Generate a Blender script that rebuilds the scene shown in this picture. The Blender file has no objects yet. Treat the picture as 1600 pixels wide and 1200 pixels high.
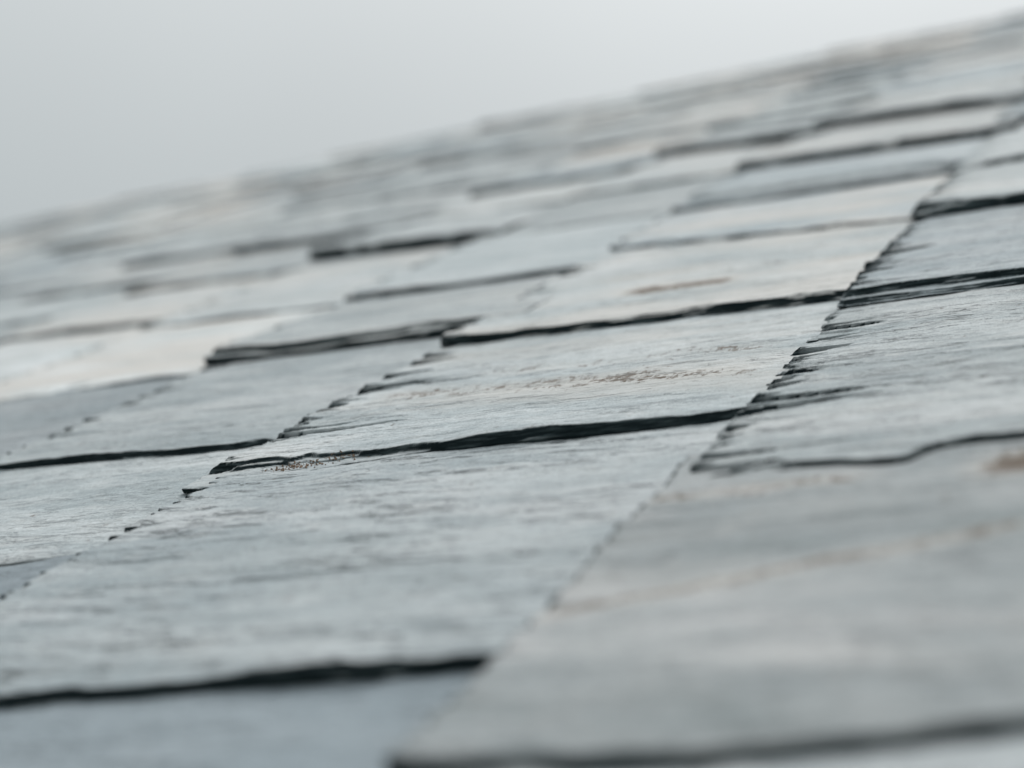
import bpy, math, random
import numpy as np
from mathutils import Matrix, Vector

scene = bpy.context.scene
U = 0.16                       # metres per roof unit (camera stands one unit above the slates)
PITCH = math.radians(30)

# roof axes in the world: T runs along the eaves, S runs up the slope, N stands off the roof
T = Vector((1, 0, 0))
S = Vector((0, math.cos(PITCH), math.sin(PITCH)))
N = Vector((0, -math.sin(PITCH), math.cos(PITCH)))
ROOF0 = Vector((0, 0, 4.2))    # point of the slope below the camera
def on_roof(t, s, n=0.0):
    return ROOF0 + T * t + S * s + N * n

# ------------------------------------------------------------------ camera
cam_d = bpy.data.cameras.new('camera')
cam = bpy.data.objects.new('camera', cam_d)
scene.collection.objects.link(cam)
s_c = (0.36782, 0.25893, -0.89312)
t_c = (0.90567, 0.11806, 0.40722)
n_c = (-0.21088, 0.95865, 0.19108)
ax = [T * t_c[i] + S * s_c[i] + N * n_c[i] for i in range(3)]
R = Matrix((ax[0], ax[1], ax[2])).transposed().to_4x4()
cam.matrix_world = Matrix.Translation(on_roof(0, 0, U)) @ R
cam_d.sensor_width = 36
cam_d.lens = 56.65
cam_d.clip_start = 0.01
cam_d.clip_end = 20000
cam_d.dof.use_dof = True
cam_d.dof.focus_distance = 4.78 * U
cam_d.dof.aperture_fstop = 4.5
scene.camera = cam

# ------------------------------------------------------------------ sky: bright even overcast, sun behind the cloud beyond the ridge to the right
SUN_AZ = math.radians(38)      # from +Y towards +X
SUN_EL = math.radians(70)
sun_dir = Vector((math.sin(SUN_AZ) * math.cos(SUN_EL), math.cos(SUN_AZ) * math.cos(SUN_EL), math.sin(SUN_EL)))
world = bpy.data.worlds.new('World')
scene.world = world
world.use_nodes = True
wn = world.node_tree; wn.nodes.clear()
def W(kind, **kw):
    n = wn.nodes.new(kind)
    for k, v in kw.items(): setattr(n, k, v)
    return n
def wl(a, b): wn.links.new(a, b)
out = W('ShaderNodeOutputWorld'); bg = W('ShaderNodeBackground'); bg.inputs['Strength'].default_value = 0.1
sky = W('ShaderNodeTexSky', sky_type='NISHITA')
sky.sun_disc = False; sky.sun_elevation = SUN_EL; sky.sun_rotation = SUN_AZ
sky.air_density = 1.0; sky.dust_density = 4.0; sky.ozone_density = 1.0
tc = W('ShaderNodeTexCoord')
sep = W('ShaderNodeSeparateXYZ'); wl(tc.outputs['Generated'], sep.inputs[0])
# overcast luminance: (1 + 2 sin h) / 3 of the zenith
zc = W('ShaderNodeMath', operation='MAXIMUM'); zc.inputs[1].default_value = 0.0; wl(sep.outputs['Z'], zc.inputs[0])
oc = W('ShaderNodeMath', operation='MULTIPLY_ADD'); oc.inputs[1].default_value = 2.0; oc.inputs[2].default_value = 1.0; wl(zc.outputs[0], oc.inputs[0])
# veiled sun: broad glow
dot = W('ShaderNodeVectorMath', operation='DOT_PRODUCT'); dot.inputs[1].default_value = sun_dir; wl(tc.outputs['Generated'], dot.inputs[0])
dmx = W('ShaderNodeMath', operation='MAXIMUM'); dmx.inputs[1].default_value = 0.0; wl(dot.outputs['Value'], dmx.inputs[0])
gp = W('ShaderNodeMath', operation='POWER'); gp.inputs[1].default_value = 5.0; wl(dmx.outputs[0], gp.inputs[0])
gs = W('ShaderNodeMath', operation='MULTIPLY_ADD'); gs.inputs[1].default_value = 5.0; wl(gp.outputs[0], gs.inputs[0]); wl(oc.outputs[0], gs.inputs[2])
# soft cloud mottling
cn = W('ShaderNodeTexNoise'); cn.inputs['Scale'].default_value = 2.2; cn.inputs['Detail'].default_value = 3.0; wl(tc.outputs['Generated'], cn.inputs['Vector'])
cm = W('ShaderNodeMapRange'); cm.inputs['To Min'].default_value = 0.93; cm.inputs['To Max'].default_value = 1.07; wl(cn.outputs['Fac'], cm.inputs['Value'])
lum = W('ShaderNodeMath', operation='MULTIPLY'); wl(gs.outputs[0], lum.inputs[0]); wl(cm.outputs[0], lum.inputs[1])
tint = W('ShaderNodeMix', data_type='RGBA')
tint.inputs['A'].default_value = (0.928, 1.0, 0.998, 1); tint.inputs['B'].default_value = (0.99, 1.0, 0.99, 1)
tf = W('ShaderNodeMapRange'); tf.inputs['From Min'].default_value = 0.35; tf.inputs['From Max'].default_value = 0.85; wl(dot.outputs['Value'], tf.inputs['Value']); wl(tf.outputs[0], tint.inputs['Factor'])
cloud = W('ShaderNodeVectorMath', operation='SCALE'); wl(tint.outputs['Result'], cloud.inputs[0])
ls = W('ShaderNodeMath', operation='MULTIPLY'); ls.inputs[1].default_value = 2.58; wl(lum.outputs[0], ls.inputs[0]); wl(ls.outputs[0], cloud.inputs['Scale'])
mixw = W('ShaderNodeMix', data_type='RGBA'); mixw.inputs['Factor'].default_value = 0.9
wl(sky.outputs[0], mixw.inputs['A']); wl(cloud.outputs[0], mixw.inputs['B'])
wl(mixw.outputs['Result'], bg.inputs['Color']); wl(bg.outputs[0], out.inputs['Surface'])

sun_d = bpy.data.lights.new('sun', 'SUN')
sun_d.energy = 1.5; sun_d.angle = math.radians(22); sun_d.color = (1.0, 0.97, 0.93)
sun = bpy.data.objects.new('sun', sun_d); scene.collection.objects.link(sun)
sun.rotation_euler = (-sun_dir).to_track_quat('-Z', 'Y').to_euler()
sun.location = ROOF0 + sun_dir * 20

scene.view_settings.view_transform = 'Standard'
scene.view_settings.look = 'None'
scene.view_settings.exposure = 0.32
scene.view_settings.gamma = 1.0
scene.view_settings.use_curve_mapping = False
scene.render.filter_size = 1.0
scene.cycles.use_denoising = True
scene.cycles.use_adaptive_sampling = False

# ------------------------------------------------------------------ materials
def new_mat(name):
    m = bpy.data.materials.new(name); m.use_nodes = True
    nt = m.node_tree; nt.nodes.clear()
    return m, nt
class NT:
    def __init__(self, nt): self.nt = nt
    def n(self, kind, ins=None, **kw):
        x = self.nt.nodes.new(kind)
        for k, v in kw.items(): setattr(x, k, v)
        for k, v in (ins or {}).items():
            if hasattr(v, 'is_output'): self.nt.links.new(v, x.inputs[k])
            else: x.inputs[k].default_value = v
        return x
    def math(self, op, a, b=0.0, c=0.0):
        return self.n('ShaderNodeMath', {0: a, 1: b, 2: c}, operation=op).outputs[0]
    def noise(self, vec, scale, detail=4, rough=0.55):
        return self.n('ShaderNodeTexNoise', {'Vector': vec, 'Scale': scale, 'Detail': detail, 'Roughness': rough}).outputs['Fac']
    def stretch(self, vec, v):
        return self.n('ShaderNodeVectorMath', {0: vec, 1: v}, operation='MULTIPLY').outputs[0]
    def ramp(self, f, a, b, lo=0.0, hi=1.0, smooth=True):
        return self.n('ShaderNodeMapRange', {'Value': f, 'From Min': a, 'From Max': b, 'To Min': lo, 'To Max': hi},
                      interpolation_type='SMOOTHSTEP' if smooth else 'LINEAR').outputs[0]
    def mix(self, f, a, b, blend='MIX'):
        return self.n('ShaderNodeMix', {'Factor': f, 'A': a, 'B': b}, data_type='RGBA', blend_type=blend).outputs['Result']

def slate_material():
    m, nt = new_mat('weathered_slate'); g = NT(nt)
    o = g.n('ShaderNodeOutputMaterial'); bs = g.n('ShaderNodeBsdfPrincipled'); nt.links.new(bs.outputs[0], o.inputs[0])
    co = g.n('ShaderNodeTexCoord').outputs['Object']
    seed = g.n('ShaderNodeAttribute', attribute_type='OBJECT', attribute_name='seed').outputs['Vector']
    tone = g.n('ShaderNodeAttribute', attribute_type='OBJECT', attribute_name='tone').outputs['Fac']
    warm = g.n('ShaderNodeAttribute', attribute_type='OBJECT', attribute_name='warm').outputs['Fac']
    blue = g.n('ShaderNodeAttribute', attribute_type='OBJECT', attribute_name='blue').outputs['Fac']
    patchy = g.n('ShaderNodeAttribute', attribute_type='OBJECT', attribute_name='patchy').outputs['Fac']
    crack = g.n('ShaderNodeAttribute', attribute_type='OBJECT', attribute_name='cracks').outputs['Fac']
    fresh_shade = g.n('ShaderNodeAttribute', attribute_type='GEOMETRY', attribute_name='fresh_shade').outputs['Fac']
    stain = g.n('ShaderNodeAttribute', attribute_type='GEOMETRY', attribute_name='stain').outputs['Fac']
    p = g.n('ShaderNodeVectorMath', {0: co, 1: seed}, operation='ADD').outputs[0]
    wob = g.n('ShaderNodeTexNoise', {'Vector': p, 'Scale': 14.0, 'Detail': 2.0}).outputs['Color']
    wobc = g.n('ShaderNodeVectorMath', {0: wob, 1: (0.5, 0.5, 0.5)}, operation='SUBTRACT').outputs[0]
    wobs = g.n('ShaderNodeVectorMath', {0: wobc, 'Scale': 0.012}, operation='SCALE').outputs[0]
    pw = g.n('ShaderNodeVectorMath', {0: p, 1: wobs}, operation='ADD').outputs[0]
    # colour: broad bands along the grain, mottling, fine grain
    bands = g.noise(g.stretch(pw, (0.30, 1, 1)), 26, 5, 0.65)
    mott = g.noise(g.stretch(pw, (0.6, 1, 1)), 70, 6, 0.7)
    grain = g.noise(g.stretch(pw, (0.30, 1, 1)), 430, 4, 0.75)
    speck = g.noise(g.stretch(p, (1.0, 0.5, 1)), 1100, 3, 0.7)
    pits = g.noise(g.stretch(p, (0.8, 0.6, 1)), 520, 3, 0.7)
    c1 = g.mix(g.ramp(bands, 0.32, 0.68), (0.248, 0.285, 0.301, 1), (0.382, 0.411, 0.423, 1))
    c1 = g.mix(g.math('MULTIPLY', g.ramp(mott, 0.48, 0.75), 0.42), c1, (0.47, 0.48, 0.48, 1))
    patch = g.noise(g.stretch(pw, (0.35, 1, 1)), 15, 4, 0.6)
    c1 = g.mix(g.math('MULTIPLY', g.ramp(patch, 0.52, 0.68), patchy), c1, (0.52, 0.53, 0.54, 1))
    c1 = g.mix(g.math('MULTIPLY', g.ramp(patch, 0.47, 0.32), patchy), c1, (0.21, 0.245, 0.255, 1))
    c1 = g.mix(blue, c1, (0.215, 0.262, 0.295, 1))
    gr = g.ramp(grain, 0.3, 0.7, 0.80, 1.17, False)
    sp = g.math('MULTIPLY', g.ramp(speck, 0.3, 0.7, 0.80, 1.18, False), g.ramp(pits, 0.62, 0.74, 1.0, 0.55))
    k = g.math('MULTIPLY', g.math('MULTIPLY', gr, sp), tone)
    c2 = g.n('ShaderNodeVectorMath', {0: c1, 'Scale': k}, operation='SCALE').outputs[0]
    # warm bloom and brown lichen / rust
    wm = g.noise(g.stretch(pw, (0.22, 1, 1)), 17, 4, 0.6)
    wf = g.math('MULTIPLY', g.ramp(g.math('MULTIPLY_ADD', warm, 0.16, wm), 0.50, 0.74), warm)
    c3 = g.mix(wf, c2, (0.47, 0.455, 0.436, 1))
    rs = g.noise(g.stretch(pw, (0.9, 0.35, 1)), 330, 5, 0.8)
    rbig = g.noise(g.stretch(pw, (0.3, 1, 1)), 40, 3, 0.6)
    rs2 = g.noise(g.stretch(pw, (0.5, 0.8, 1)), 95, 4, 0.7)
    rf = g.ramp(g.math('ADD', g.math('MULTIPLY', stain, 0.60), g.math('ADD', g.math('MULTIPLY', g.math('SUBTRACT', rs, 0.5), 2.0), g.math('MULTIPLY', g.math('SUBTRACT', rs2, 0.5), 1.9))), 0.36, 0.66)
    c3 = g.mix(g.math('MINIMUM', g.math('MULTIPLY', stain, 0.34), 0.5), c3, (0.45, 0.418, 0.38, 1))
    c3 = g.mix(g.math('MULTIPLY', rf, g.math('MAXIMUM', g.ramp(rbig, 0.3, 0.6), g.ramp(stain, 1.1, 1.6))), c3, (0.098, 0.078, 0.062, 1))
    # small rust freckles anywhere
    fr = g.noise(g.stretch(p, (0.5, 1, 1)), 120, 3, 0.7)
    c3 = g.mix(g.math('MULTIPLY', g.ramp(fr, 0.70, 0.78), g.math('ADD', g.math('MULTIPLY', warm, 0.5), 0.12)), c3, (0.22, 0.115, 0.075, 1))
    # grain cracks: thin dark lines along the cleavage
    cr1 = g.noise(g.stretch(pw, (0.13, 1, 1)), 160, 4, 0.65)
    cmask = g.noise(g.stretch(p, (0.5, 1, 1)), 22, 2, 0.5)
    line = g.math('SUBTRACT', 1.0, g.ramp(g.math('ABSOLUTE', g.math('SUBTRACT', cr1, 0.38)), 0.0, 0.022))
    cr2 = g.noise(g.stretch(pw, (0.30, 1, 1)), 80, 4, 0.65)
    line2 = g.math('SUBTRACT', 1.0, g.ramp(g.math('ABSOLUTE', g.math('SUBTRACT', cr2, 0.43)), 0.0, 0.015))
    cmask2 = g.ramp(g.noise(g.stretch(p, (0.7, 1, 1)), 46, 2, 0.5), 0.52, 0.60)
    lines = g.math('MAXIMUM', g.math('MULTIPLY', line, g.ramp(cmask, 0.44, 0.58)), g.math('MULTIPLY', g.math('MULTIPLY', line2, 0.5), cmask2))
    cr3 = g.noise(g.stretch(pw, (0.085, 1, 1)), 115, 4, 0.6)
    line3 = g.math('SUBTRACT', 1.0, g.ramp(g.math('ABSOLUTE', g.math('SUBTRACT', cr3, 0.43)), 0.0, 0.024))
    lines = g.math('MAXIMUM', lines, g.math('MULTIPLY', g.math('MULTIPLY', line3, 0.9), g.ramp(g.noise(g.stretch(p, (0.35, 1, 1)), 30, 2, 0.5), 0.40, 0.54)))
    lines = g.math('MULTIPLY', lines, crack)
    c4 = g.mix(g.math('MULTIPLY', lines, 0.88), c3, (0.035, 0.045, 0.05, 1))
    # broken, unweathered stone on edges and chips is dark slate, with backlit shade painted in
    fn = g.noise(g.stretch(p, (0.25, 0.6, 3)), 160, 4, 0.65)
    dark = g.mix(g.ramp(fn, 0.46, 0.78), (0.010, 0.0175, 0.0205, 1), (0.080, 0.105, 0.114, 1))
    ff = g.ramp(g.math('ADD', fresh_shade, g.math('MULTIPLY', g.math('SUBTRACT', mott, 0.5), 0.5)), 0.1, 0.9, smooth=False)
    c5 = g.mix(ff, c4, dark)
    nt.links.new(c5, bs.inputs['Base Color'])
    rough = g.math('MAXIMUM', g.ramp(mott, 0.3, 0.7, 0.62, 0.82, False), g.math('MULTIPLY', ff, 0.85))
    nt.links.new(rough, bs.inputs['Roughness'])
    nt.links.new(g.ramp(ff, 0.0, 1.0, 0.14, 0.08, False), bs.inputs['Specular IOR Level'])
    # relief
    h = g.math('ADD', g.math('MULTIPLY', grain, 0.34), g.math('MULTIPLY', speck, 0.22))
    h = g.math('ADD', h, g.math('MULTIPLY', mott, 0.5))
    h = g.math('SUBTRACT', h, g.math('MULTIPLY', lines, 0.9))
    b = g.n('ShaderNodeBump', {'Height': h, 'Strength': 0.9, 'Distance': 0.0007})
    nt.links.new(b.outputs[0], bs.inputs['Normal'])
    return m
M_SLATE = slate_material()

def plain(name, ca, cb, scale, rough, bump=0.002):
    m, nt = new_mat(name); g = NT(nt)
    o = g.n('ShaderNodeOutputMaterial'); bs = g.n('ShaderNodeBsdfPrincipled'); nt.links.new(bs.outputs[0], o.inputs[0])
    co = g.n('ShaderNodeTexCoord').outputs['Object']
    f = g.noise(co, scale, 6, 0.65)
    nt.links.new(g.mix(g.ramp(f, 0.3, 0.7), ca, cb), bs.inputs['Base Color'])
    bs.inputs['Roughness'].default_value = rough
    b = g.n('ShaderNodeBump', {'Height': f, 'Strength': 0.6, 'Distance': bump}); nt.links.new(b.outputs[0], bs.inputs['Normal'])
    return m
M_DECK = plain('tarred_board', (0.02, 0.02, 0.02, 1), (0.05, 0.047, 0.043, 1), 30, 0.9)
M_GROUND = plain('meadow_ground', (0.05, 0.065, 0.03, 1), (0.11, 0.12, 0.07, 1), 0.4, 0.95, 0.05)
M_GRIT = plain('brown_grit', (0.10, 0.06, 0.04, 1), (0.28, 0.20, 0.14, 1), 700, 0.9, 0.0005)

# ------------------------------------------------------------------ noise in numpy
def _hash(ix, iy, seed):
    h = (ix.astype(np.int64) * 374761393 + iy.astype(np.int64) * 668265263 + int(seed) * 974634777) & 0xFFFFFFFF
    h = ((h ^ (h >> 13)) * 1274126177) & 0xFFFFFFFF
    h = h ^ (h >> 16)
    return (h & 0xFFFFFF) / float(0x1000000)
def vn(x, y, seed):
    x = np.asarray(x, float); y = np.asarray(y, float)
    x, y = np.broadcast_arrays(x, y)
    ix = np.floor(x); iy = np.floor(y); fx = x - ix; fy = y - iy
    fx = fx * fx * (3 - 2 * fx); fy = fy * fy * (3 - 2 * fy)
    a = _hash(ix, iy, seed); b = _hash(ix + 1, iy, seed); c = _hash(ix, iy + 1, seed); d = _hash(ix + 1, iy + 1, seed)
    return (a * (1 - fx) + b * fx) * (1 - fy) + (c * (1 - fx) + d * fx) * fy
def fbm(x, y, seed, octv=4, gain=0.5):
    v = 0; a = 1; tot = 0
    for o_ in range(octv):
        v = v + a * vn(np.asarray(x) * 2 ** o_, np.asarray(y) * 2 ** o_, seed + 31 * o_); tot += a; a *= gain
    return v / tot
def sst(e0, e1, x):
    t = np.clip((x - e0) / (e1 - e0), 0, 1); return t * t * (3 - 2 * t)

MM = 0.001
def slate_mesh(name, E, Wd, seed, th=7.0, res=1.0, skew=0.0, chipL=1.0, chipN=1.0, shelves=(), drop_t=4.5, drop_s=6.5,
               roll=0.0, notch=(), stains=(), wav=1.0, tailpts=None):
    """One slate. Local x runs along the eaves from its free left edge, y up the slope from its free tail, z off the roof.
    E, Wd: exposed size (m). Everything else in millimetres."""
    E = E / MM; Wd = Wd / MM
    LT = E + 34; LS = Wd + 46
    def axis(L, dense, d0, d1):
        a = list(np.arange(0, dense, d0)); n = max(3, int((L - dense) / d1)); return np.array(a + list(np.linspace(dense, L, n)))
    A = axis(LT, 46, 1.0 * res, 1.6 * res)
    B = axis(LS, 22, 0.55 * res, 1.05 * res)
    a, b = np.meshgrid(A, B)              # rows follow b
    # free outlines
    eL = wav * (5.0 * (fbm(B / 70, 0.3, seed + 1, 3) - 0.5) + 4.6 * (fbm(B / 15, 0.7, seed + 2, 4, 0.6) - 0.5))
    eN = wav * (5.0 * (fbm(A / 80, 0.3, seed + 3, 3) - 0.5) + 2.2 * (fbm(A / 12, 0.7, seed + 4, 3) - 0.5))
    if tailpts is not None:
        eN = eN + np.interp(A, [q[0] for q in tailpts], [q[1] for q in tailpts])
    wL = np.exp(-a / 30); wN = np.exp(-b / 30)
    # corner knocked off a little
    corner = 3.0 * np.exp(-B / 7.0)
    x = a + (eL + corner)[:, None] * wL
    y = b + (eN + 4.0 * np.exp(-A / 6.0))[None, :] * wN + skew * a / E
    # laminae broken away from the free edges
    K = 5; tk = th / (K + 1.2)
    rL = np.zeros((K, len(B))); rN = np.zeros((K, len(A)))
    accL = np.zeros(len(B)); accN = np.zeros(len(A))
    rt = random.Random(seed * 3 + 1); cuts = [-3.0]
    while cuts[-1] < LS + 5: cuts.append(cuts[-1] + 2.2 * math.exp(rt.uniform(0, 2.25)) * (1 if res < 3 else 2.0))
    cuts = np.array(cuts); ti = np.clip(np.searchsorted(cuts, B, side='right') - 1, 0, len(cuts) - 2)
    tu = (B - cuts[ti]) / (cuts[ti + 1] - cuts[ti]); tw = cuts[ti + 1] - cuts[ti]
    for k in range(K - 1, -1, -1):
        rk = np.array([rt.random() for _ in cuts])[ti]; pk = np.array([rt.uniform(0.7, 2.4) for _ in cuts])[ti]
        size = np.where(rk > 0.42, 0.8 + 11.0 * ((rk - 0.42) / 0.58) ** 2.6, 0.2) * (tw / 7.0) ** 0.6
        c2 = vn(B / 2.4, k * 3.7 + 0.2, seed + 20 + k)
        accL = accL + chipL * (0.25 + 0.9 * c2 + size * np.where(rk * 7.3 % 1.0 > 0.4, tu ** pk, np.sin(np.pi * np.clip(tu, 0, 1)) ** 0.8))
        rL[k] = accL
        c = vn(A / 34, k * 3.7 + 0.2, seed + 40 + k); c2 = vn(A / 9, k * 3.7 + 0.2, seed + 50 + k)
        spike = np.clip((0.8 * c + 0.2 * c2 - 0.60) / 0.35, 0, 1) ** 1.3
        accN = accN + chipN * (0.25 + 0.8 * c2 * c + 4.6 * spike)
        rN[k] = accN
    for (a0, a1, dep0, dep1, kmax) in shelves:        # top laminae split back from the tail between a0 and a1
        wgt = sst(a0 - 6, a0 + 6, A) * (1 - sst(a1 - 18, a1 + 4, A))
        dep = (dep0 + (dep1 - dep0) * np.clip((A - a0) / (a1 - a0), 0, 1)) * wgt * (0.75 + 0.5 * fbm(A / 20, 0.1, seed + 71, 3))
        for k in range(kmax): rN[k] = rN[k] + dep
    for (b0, b1, len0, kmax) in notch:                # long sliver lost from the left edge
        u = (B - b0) / (b1 - b0)
        prof = np.where((u > 0) & (u < 1), u ** 1.2, 0) * len0
        for k in range(kmax): rL[k] = rL[k] + prof
    wob = 1.6 * (fbm(a / 26, b / 5, seed + 61, 3) - 0.5)
    z = np.zeros_like(a); gone = np.zeros_like(a)
    for k in range(K):
        lost = np.maximum(np.clip((rL[k][:, None] - a - wob * 3) / (1.2 * res) + 0.5, 0, 1), np.clip((rN[k][None, :] - b - wob * 0.7) / (1.1 * res + 0.3) + 0.5, 0, 1))
        z -= lost * tk; gone += lost
    # large form, cleavage terraces
    z += 1.7 * (fbm(a / 95, b / 70, seed + 80, 2) - 0.5) + 0.6 * (fbm(a / 40, b / 14, seed + 81, 3) - 0.5)
    q = fbm(a / 30, b / 6.5, seed + 82, 4, 0.6)
    for thr, hh in ((0.38, 0.16), (0.47, 0.12), (0.55, 0.16), (0.64, 0.18)):
        z += hh * sst(thr, thr + 0.012, q)
    z += 0.16 * (fbm(a / 14, b / 2.4, seed + 83, 2) - 0.5)
    z += (5.6 * (fbm(A / 62, 0.3, seed + 85, 3) - 0.48))[None, :] * np.exp(-b / 45)
    z += drop_s * (1 - b / Wd) + drop_t * (1 - a / E) + roll * (a / E)
    # attributes
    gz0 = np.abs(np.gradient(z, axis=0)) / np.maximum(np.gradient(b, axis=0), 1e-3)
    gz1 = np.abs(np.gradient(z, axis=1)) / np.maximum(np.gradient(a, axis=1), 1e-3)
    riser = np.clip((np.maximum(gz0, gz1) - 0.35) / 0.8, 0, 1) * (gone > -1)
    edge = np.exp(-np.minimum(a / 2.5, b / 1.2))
    fresh_shade = np.clip(np.maximum(riser * np.clip(edge * 3 + (gone > 0) + sst(0.5, 0.0, a / 60) * 0.6, 0, 1), (gone > 0.4) * 0.16), 0, 1)
    stain = np.zeros_like(a)
    for (sa0, sb0, sa1, sb1, wdt, amt) in stains:
        f = np.clip((a - sa0) / (sa1 - sa0), 0, 1); cb = sb0 + (sb1 - sb0) * f
        along = sst(sa0 - 18, sa0 + 12, a) * (1 - sst(sa1 - 12, sa1 + 18, a))
        d = np.abs(b - cb + 9 * (fbm(a / 40, b / 200, seed + 90, 3) - 0.5)) / wdt
        stain = np.maximum(stain, amt * along * np.exp(-d * d))
    nb, na = a.shape
    verts = [np.stack([x, y, z], -1).reshape(-1, 3)]; fr = [fresh_shade.reshape(-1)]; stn = [stain.reshape(-1)]
    idx = np.arange(nb * na).reshape(nb, na)
    quads = [np.stack([idx[:-1, :-1], idx[:-1, 1:], idx[1:, 1:], idx[1:, :-1]], -1).reshape(-1, 4)]
    smooth = [np.ones(len(quads[0]), bool)]
    base = nb * na
    # walls, laminated: tail and left edge in rows; head and right edge plain
    def wall(ids, outward, rows, ws, flip):
        nonlocal base
        P = verts[0][ids]; n = len(ids); prm = np.concatenate([[0], np.cumsum(np.linalg.norm(np.diff(P[:, :2], axis=0), axis=1))])
        body = th - 0.0
        plane = drop_s * (1 - P[:, 1] / Wd) + drop_t * (1 - P[:, 0] / E) + roll * (P[:, 0] / E) - body
        V = []
        for j in range(rows + 1):
            f = j / rows
            zz = P[:, 2] * (1 - f) + np.minimum(plane, P[:, 2] - 0.6) * f
            off = np.zeros(n)
            if j > 0:
                lam = int(j)
                off = 1.3 * ws * (fbm(prm / 22, lam * 1.7, seed + ws * 7 + 100, 3) - 0.45) + 0.9 * (vn(prm / 60, lam * 5.1, seed + 130 + lam) - 0.5) - 1.6 * f * f
            Q = P.copy(); Q[:, 0] += outward[0] * off; Q[:, 1] += outward[1] * off; Q[:, 2] = zz
            V.append(Q)
        V = np.concatenate(V); g = np.arange(len(V)).reshape(rows + 1, n) + base
        qd = np.stack([g[:-1, :-1], g[1:, :-1], g[1:, 1:], g[:-1, 1:]], -1).reshape(-1, 4)
        if flip: qd = qd[:, ::-1]
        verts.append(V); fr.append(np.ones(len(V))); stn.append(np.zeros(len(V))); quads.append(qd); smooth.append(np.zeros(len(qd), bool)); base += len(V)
    rws = 7 if res < 2 else (4 if res < 5 else 2)
    wall(idx[0, :], (0, -1), rws, 1.0, False)
    wall(idx[:, 0], (-1, 0), rws, 1.0, True)
    wall(idx[-1, ::1], (0, 1), 1, 0.2, True)
    wall(idx[:, -1], (1, 0), 1, 0.2, False)
    V = np.concatenate(verts) * MM; Q = np.concatenate(quads).astype(np.int32); sm = np.concatenate(smooth)
    me = bpy.data.meshes.new(name)
    me.vertices.add(len(V)); me.vertices.foreach_set('co', V.astype(np.float32).ravel())
    me.loops.add(len(Q) * 4); me.loops.foreach_set('vertex_index', Q.ravel())
    me.polygons.add(len(Q)); me.polygons.foreach_set('loop_start', np.arange(0, len(Q) * 4, 4, dtype=np.int32))
    me.polygons.foreach_set('use_smooth', sm)
    me.update(calc_edges=True)
    for nm, arr in (('fresh_shade', fr), ('stain', stn)):
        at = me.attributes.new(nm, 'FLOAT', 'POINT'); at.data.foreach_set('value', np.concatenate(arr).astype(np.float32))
    me.materials.append(M_SLATE)
    return me

# ------------------------------------------------------------------ the setting
def link(o): scene.collection.objects.link(o); return o
def poly(name, verts, faces, mat):
    me = bpy.data.meshes.new(name); me.from_pydata([tuple(v) for v in verts], [], faces); me.update(); me.materials.append(mat)
    return link(bpy.data.objects.new(name, me))
g0 = poly('ground', [(-6000, -6000, 0), (6000, -6000, 0), (6000, 6000, 0), (-6000, 6000, 0)], [(0, 1, 2, 3)], M_GROUND)
g0['kind'] = 'structure'

roof = link(bpy.data.objects.new('slate_roof', None))
roof.matrix_world = Matrix.Translation(ROOF0) @ Matrix((T, S, N)).transposed().to_4x4()
roof['label'] = 'weathered grey slate roof rising to a blurred ridge against pale sky'
roof['category'] = 'roof'
roof['kind'] = 'thing'

def ridge(t): return 29.3 + 0.15 * (t + 2.6)      # the ridge runs a little out of true
# deck boards under the slates: a ridged slab
xl, xr, y0 = -31 * U, 4 * U, -2 * U
dz, dt = -0.013, -0.05
vs = []
for x_ in (xl, xr):
    y1 = (ridge(x_ / U) + 0.1) * U
    back = Vector((x_, y1 + 2.2 * math.cos(2 * PITCH), -2.2 * math.sin(2 * PITCH)))
    vs += [(x_, y0, dz), (x_, y1, dz), tuple(back + Vector((0, 0, dz))), (x_, y0, dt), (x_, y1 - 0.03, dt), (back.x, back.y - 0.04, back.z + dt)]
fs = [(0, 6, 7, 1), (1, 7, 8, 2), (3, 4, 10, 9), (4, 5, 11, 10), (0, 3, 9, 6), (2, 8, 11, 5), (0, 1, 4, 3), (1, 2, 5, 4), (6, 9, 10, 7), (7, 10, 11, 8)]
deck = poly('roof_deck', vs, fs, M_DECK); deck.parent = roof

# ------------------------------------------------------------------ slates
rng = random.Random(7)
COL = {2: 0.42, 1: -1.19, 0: -2.80, -1: -4.17, -2: -5.65, -3: -7.15}
for k in range(-4, -18, -1): COL[k] = COL[k + 1] - 1.5 + rng.uniform(-0.08, 0.08)
COL[3] = 2.0
TAILS = {   # (tail at the left end, tail at the right end) in roof units, nearest first
    2: [(0.9, 0.9), (2.5, 2.5), (4.1, 4.1), (5.6, 5.6), (7.2, 7.2), (8.9, 8.9)],
    1: [(0.55, 0.6), (1.89, 2.17), (3.28, 3.46), (5.20, 5.27), (6.92, 6.98), (8.22, 8.55), (10.3, 10.4), (11.9, 11.8)],
    0: [(0.80, 0.85), (2.24, 2.43), (3.91, 3.99), (5.55, 5.44), (7.5, 7.10), (8.63, 8.56), (10.23, 9.95), (12.57, 11.9)],
    -1: [(1.2, 1.2), (3.05, 3.30), (4.34, 4.27), (5.89, 5.88), (7.23, 7.11), (8.95, 8.8), (10.6, 10.48), (12.84, 12.04)],
    -2: [(2.9, 2.9), (4.4, 4.4), (5.76, 5.85), (7.44, 7.28), (9.49, 9.04), (10.9, 10.7)],
    -3: [(3.0, 3.0), (4.6, 4.5), (6.2, 6.1), (7.94, 7.75), (9.4, 9.2), (10.9, 10.57)],
}
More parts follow.
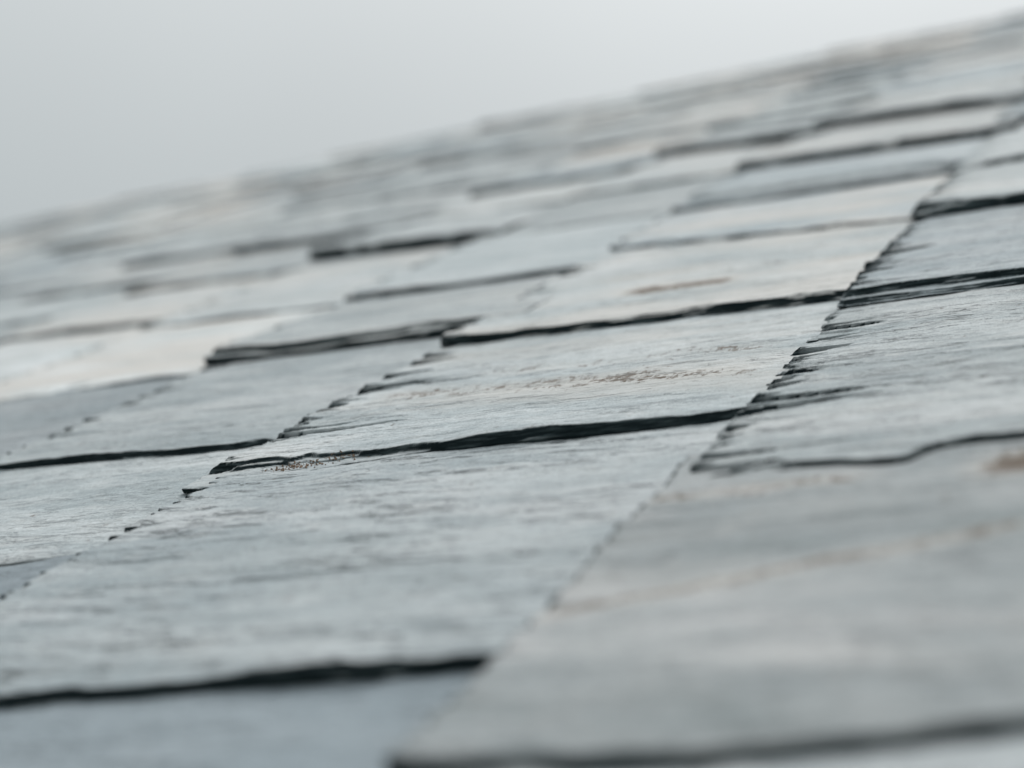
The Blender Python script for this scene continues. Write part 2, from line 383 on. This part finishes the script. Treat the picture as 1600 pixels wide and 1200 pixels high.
# per-slate character, keyed (column, index)
HERO = {
    (0, 1): dict(seed=11, cracks=1.0, tone=1.0, blue=0.18, chipL=0.45, chipN=0.7, drop_s=4.4, drop_t=4.2, th=5.6, roll=-1.6),                                  # front centre
    (0, 2): dict(seed=23, cracks=0.55, tone=1.12, warm=0.45, drop_s=5.4, th=6.4, dt=-0.06, tailpts=((0, -24), (45, -17), (120, 0)), chipL=1.5, chipN=0.8, shelves=((-8, 60, 17, 13, 4), (52, 125, 9, 3, 3)),
                 notch=((44, 60, 46, 3), (63, 68, 24, 2), (80, 89, 10, 4), (136, 150, 38, 2), (152, 156, 18, 2)),
                 stains=((40, 122, 250, 80, 15, 0.85), (90, 155, 250, 128, 14, 0.45)),
                 label='pale slate with a brown lichen streak and a split corner'),
    (0, 3): dict(seed=37, cracks=0.4, tone=1.12, warm=0.65, chipL=0.8, chipN=0.8, drop_s=5.6, th=6.6, stains=((104, 92, 168, 92, 12, 2.0), (60, 160, 250, 130, 14, 0.5)),
                 label='pale slate with warm bloom and a short rust scar'),
    (0, 4): dict(seed=41, cracks=0.3, tone=1.15, warm=0.8, chipL=0.6, drop_s=3.2, th=6),
    (0, 5): dict(seed=43, cracks=0.3, tone=1.05, warm=0.2, shelves=((0, 250, 34, 26, 3),), th=10, drop_s=9),
    (0, 6): dict(seed=47, cracks=0.3, tone=0.95, th=12.0, drop_s=12),
    (0, 0): dict(seed=59, patchy=0.6, cracks=0.6, tone=0.90, blue=0.8, warm=0.0),
    (1, 1): dict(seed=61, patchy=0.85, cracks=0.5, tone=0.74, warm=0.20, chipL=0.16, chipN=0.5, drop_t=5.2, drop_s=3.6, th=5.2,
                 dt=-0.045, stains=((4, 100, 135, 136, 5, 1.1), (0, 212, 75, 206, 6, 0.9), (122, 202, 165, 204, 13, 2.4)),
                 label='dull greenish grey slate in front, crossed by a faint brown vein'),
    (1, 2): dict(seed=67, drop_s=4.8, th=6.0, cracks=0.9, tone=0.97, warm=0.1, chipL=1.35, chipN=1.2, shelves=((-5, 75, 9, 5, 4), (90, 240, 9, 11, 3)),
                 notch=((8, 20, 24, 4), (24, 33, 22, 4), (47, 52, 9, 4), (88, 104, 42, 4)),
                 label='grey slate with a heavily flaked ragged left edge'),
    (1, 3): dict(seed=71, cracks=0.7, tone=0.98, warm=0.1, chipL=1.3, chipN=0.55, th=8.0, drop_s=7.5, shelves=((-5, 230, 9, 4, 3),)),
    (1, 4): dict(seed=73, cracks=0.5, tone=1.05, warm=0.3, chipL=1.3, th=8.5, drop_s=7.5),
    (1, 0): dict(seed=79, cracks=0.4, tone=1.05),
    (-1, 1): dict(seed=83, cracks=0.5, tone=1.08, warm=0.05, drop_s=1.0, th=2.6, chipL=0.8, chipN=0.7),
    (-1, 2): dict(seed=89, drop_s=4.8, th=5.8, cracks=0.5, tone=0.97, blue=0.12, warm=0.05, chipL=0.9, chipN=0.8, notch=((60, 68, 24, 2),)),
    (-1, 3): dict(seed=97, cracks=0.4, tone=0.95, th=9.5, drop_s=9.0, chipL=0.6, shelves=((-5, 200, 10, 6, 3),), stains=((20, -8, 160, -6, 6, 0.9),)),
    (-1, 4): dict(seed=101, cracks=0.3, tone=1.15, warm=0.15),
    (-2, 1): dict(seed=103, cracks=0.5, tone=0.84, blue=0.4, warm=0.0, chipL=0.5),
    (-2, 2): dict(seed=107, cracks=0.2, tone=1.40, warm=0.85, patchy=0.6, drop_s=2.2, th=5.0, chipN=0.4, label='whitish bleached slate, palest of the roof'),
    (-2, 3): dict(seed=109, cracks=0.3, drop_s=2.0, th=5.0, tone=1.15, warm=0.5, stains=((120, -6, 200, -6, 6, 0.8),)),
    (-2, 4): dict(seed=113, cracks=0.3, tone=1.02, th=12, drop_s=12),
    (-1, 5): dict(seed=149, drop_s=2.5, th=5), (-1, 7): dict(seed=151, drop_s=14, th=14), (-3, 5): dict(seed=157, drop_s=12, th=12),
    (1, 6): dict(seed=163, drop_s=9, th=9), (0, 7): dict(seed=167, drop_s=12, th=12),
    (-3, 2): dict(seed=137, tone=1.28, warm=0.65, drop_s=3.0), (-3, 3): dict(seed=139, tone=1.1, warm=0.7),
    (-1, 0): dict(seed=127, tone=0.78, blue=0.8, warm=0.0, drop_t=4.0), (-2, 0): dict(seed=131),
}
KEYS = ('th', 'chipL', 'chipN', 'shelves', 'drop_t', 'drop_s', 'roll', 'notch', 'stains', 'wav', 'tailpts', 'seed')

VAR = []
for v in range(12):
    VAR.append(slate_mesh('slate', 1.5 * U, 1.5 * U, 900 + 7 * v, th=7.5, res=9.0, chipL=0.8, chipN=0.8, drop_s=rng.uniform(4.0, 7.5), drop_t=rng.uniform(3.0, 5.0), wav=1.3))

def add_slate(me, t0, s0, lift, tone, warm, blue, cracks, seed, scale=(1, 1, 1), rot=0.0, label=None, patchy=0.38):
    o = bpy.data.objects.new('slate', me); link(o)
    o.parent = roof
    o.location = (t0 * U, s0 * U, lift * MM - 0.0045)
    o.rotation_euler = (0, 0, rot)
    o.scale = scale
    r2 = random.Random(seed)
    o['seed'] = (r2.uniform(-40, 40), r2.uniform(-40, 40), r2.uniform(-40, 40))
    o['tone'] = float(tone); o['warm'] = float(warm); o['blue'] = float(blue); o['cracks'] = float(cracks)
    o['patchy'] = float(patchy)
    if label: o['label'] = label
    return o

count = 0; BUILT = {}
for col in sorted(COL):
    if col == 3: continue
    t0 = COL[col]; t1 = COL[col + 1]
    tails = list(TAILS.get(col, []))
    first = max(0.9, -t0 * 0.98 - 6.0) if not tails else tails[-1][1] + rng.uniform(1.4, 1.6)
    s = first
    while s < ridge(t0) - 0.6:
        sk = rng.uniform(-0.10, 0.06)
        tails.append((s, s + sk)); s += rng.uniform(1.32, 1.62)
    if col == 2: tails = [q for q in tails if q[0] < 18]
    low = []
    s = tails[0][0] - 1.5
    while s > -0.6 and col < 2 and len(low) < 3: low.insert(0, (s, s)); s -= 1.5
    tails = low + tails; nlow = len(low)
    r0 = random.Random(300 + col)
    for j, (sl, sr) in enumerate(tails):
        i = j - nlow
        nxt = tails[j + 1] if j + 1 < len(tails) else (max(ridge(t0) + r0.uniform(-0.12, 0.12), sl + 0.9),) * 2
        Wd = max(nxt[0] - sl, nxt[1] - sr) * U
        E = (t1 - t0) * U
        sd = 1000 + col * 57 + i * 13
        r = random.Random(sd)
        h = HERO.get((col, i), {})
        near = sl < 8 and col <= 1 and col >= -2
        if (col, i) in HERO or sl < 13.5:
            if i < 0: res = 5.0
            elif (col, i) in ((0, 2), (0, 1), (1, 2), (0, 3), (-1, 2), (1, 3)): res = 0.8
            elif near: res = 1.5
            else: res = 3.6
            kw = dict(seed=sd, th=r.uniform(6.2, 8.5), drop_s=r.choice((2.0, 3.0, 4.0, 5.5, 8.0)), drop_t=r.uniform(3.2, 5.5))
            kw.update({k: v for k, v in h.items() if k in KEYS})
            me = slate_mesh('slate', E, Wd, res=res, skew=(sr - sl) * U / MM, **kw)
            BUILT[(col, i)] = add_slate(me, t0 + r.uniform(-0.02, 0.02) + h.get('dt', 0.0), sl, r.uniform(-0.6, 1.0), h.get('tone', r.uniform(0.9, 1.15)), h.get('warm', r.choice((0, 0.1, 0.3, 0.6))),
                      h.get('blue', r.choice((0, 0, 0.1, 0.4))), h.get('cracks', 0.4), kw['seed'], label=h.get('label'), patchy=h.get('patchy', 0.38))
        else:
            v = VAR[r.randrange(len(VAR))]
            add_slate(v, t0 + r.uniform(-0.08, 0.08), sl, r.uniform(-2.5, 3.5) + (r.uniform(-2, 3) if j + 1 == len(tails) else 0), r.uniform(0.76, 1.3), r.choice((0, 0.1, 0.4, 0.9, 1.2)), r.choice((0, 0, 0.2, 0.5)), 0.2, sd,
                      scale=(E / (1.5 * U), Wd / (1.5 * U), r.choice((0.4, 0.55, 0.8, 1.1, 1.5))), rot=(sr - sl) * U / E * 0.8)
        count += 1
print('slates', count)

# ------------------------------------------------------------------ small things
def crumbs(name, spots, beds, label, seed):
    """brown crumbs lying together: real little stones, joined because nobody could count them"""
    r = random.Random(seed); V = []; F = []
    for (t, s, k, st, ss) in spots:
        for _ in range(k):
            c = Vector((t * U + r.gauss(0, st) * MM, s * U + r.gauss(0, ss) * MM, 0.05))
            tops = [h_[1].z + ob.location.z for ob in beds for h_ in [ob.ray_cast(c - ob.location, Vector((0, 0, -1)))] if h_[0]]
            if not tops: continue
            rad = r.uniform(0.25, 0.75) * MM; b0 = len(V)
            c.z = max(tops) + rad * 0.4
            for d in ((1, 0, 0), (-1, 0, 0), (0, 1, 0), (0, -1, 0), (0, 0, 1), (0, 0, -1)):
                V.append(c + Vector(d) * rad * r.uniform(0.6, 1.3))
            F += [tuple(b0 + i for i in f) for f in ((0, 2, 4), (2, 1, 4), (1, 3, 4), (3, 0, 4), (2, 0, 5), (1, 2, 5), (3, 1, 5), (0, 3, 5))]
    o = poly(name, V, F, M_GRIT); o.matrix_world = roof.matrix_world.copy()
    o['kind'] = 'stuff'; o['label'] = label
    return o
bpy.context.view_layer.update()
crumbs('grit', [(-2.52, 3.915, 110, 8, 2.2), (-2.40, 3.95, 40, 7, 1.6)], [BUILT[(0, 2)], BUILT[(0, 1)]], 'brown grit caught on the split corner of a slate', 5)
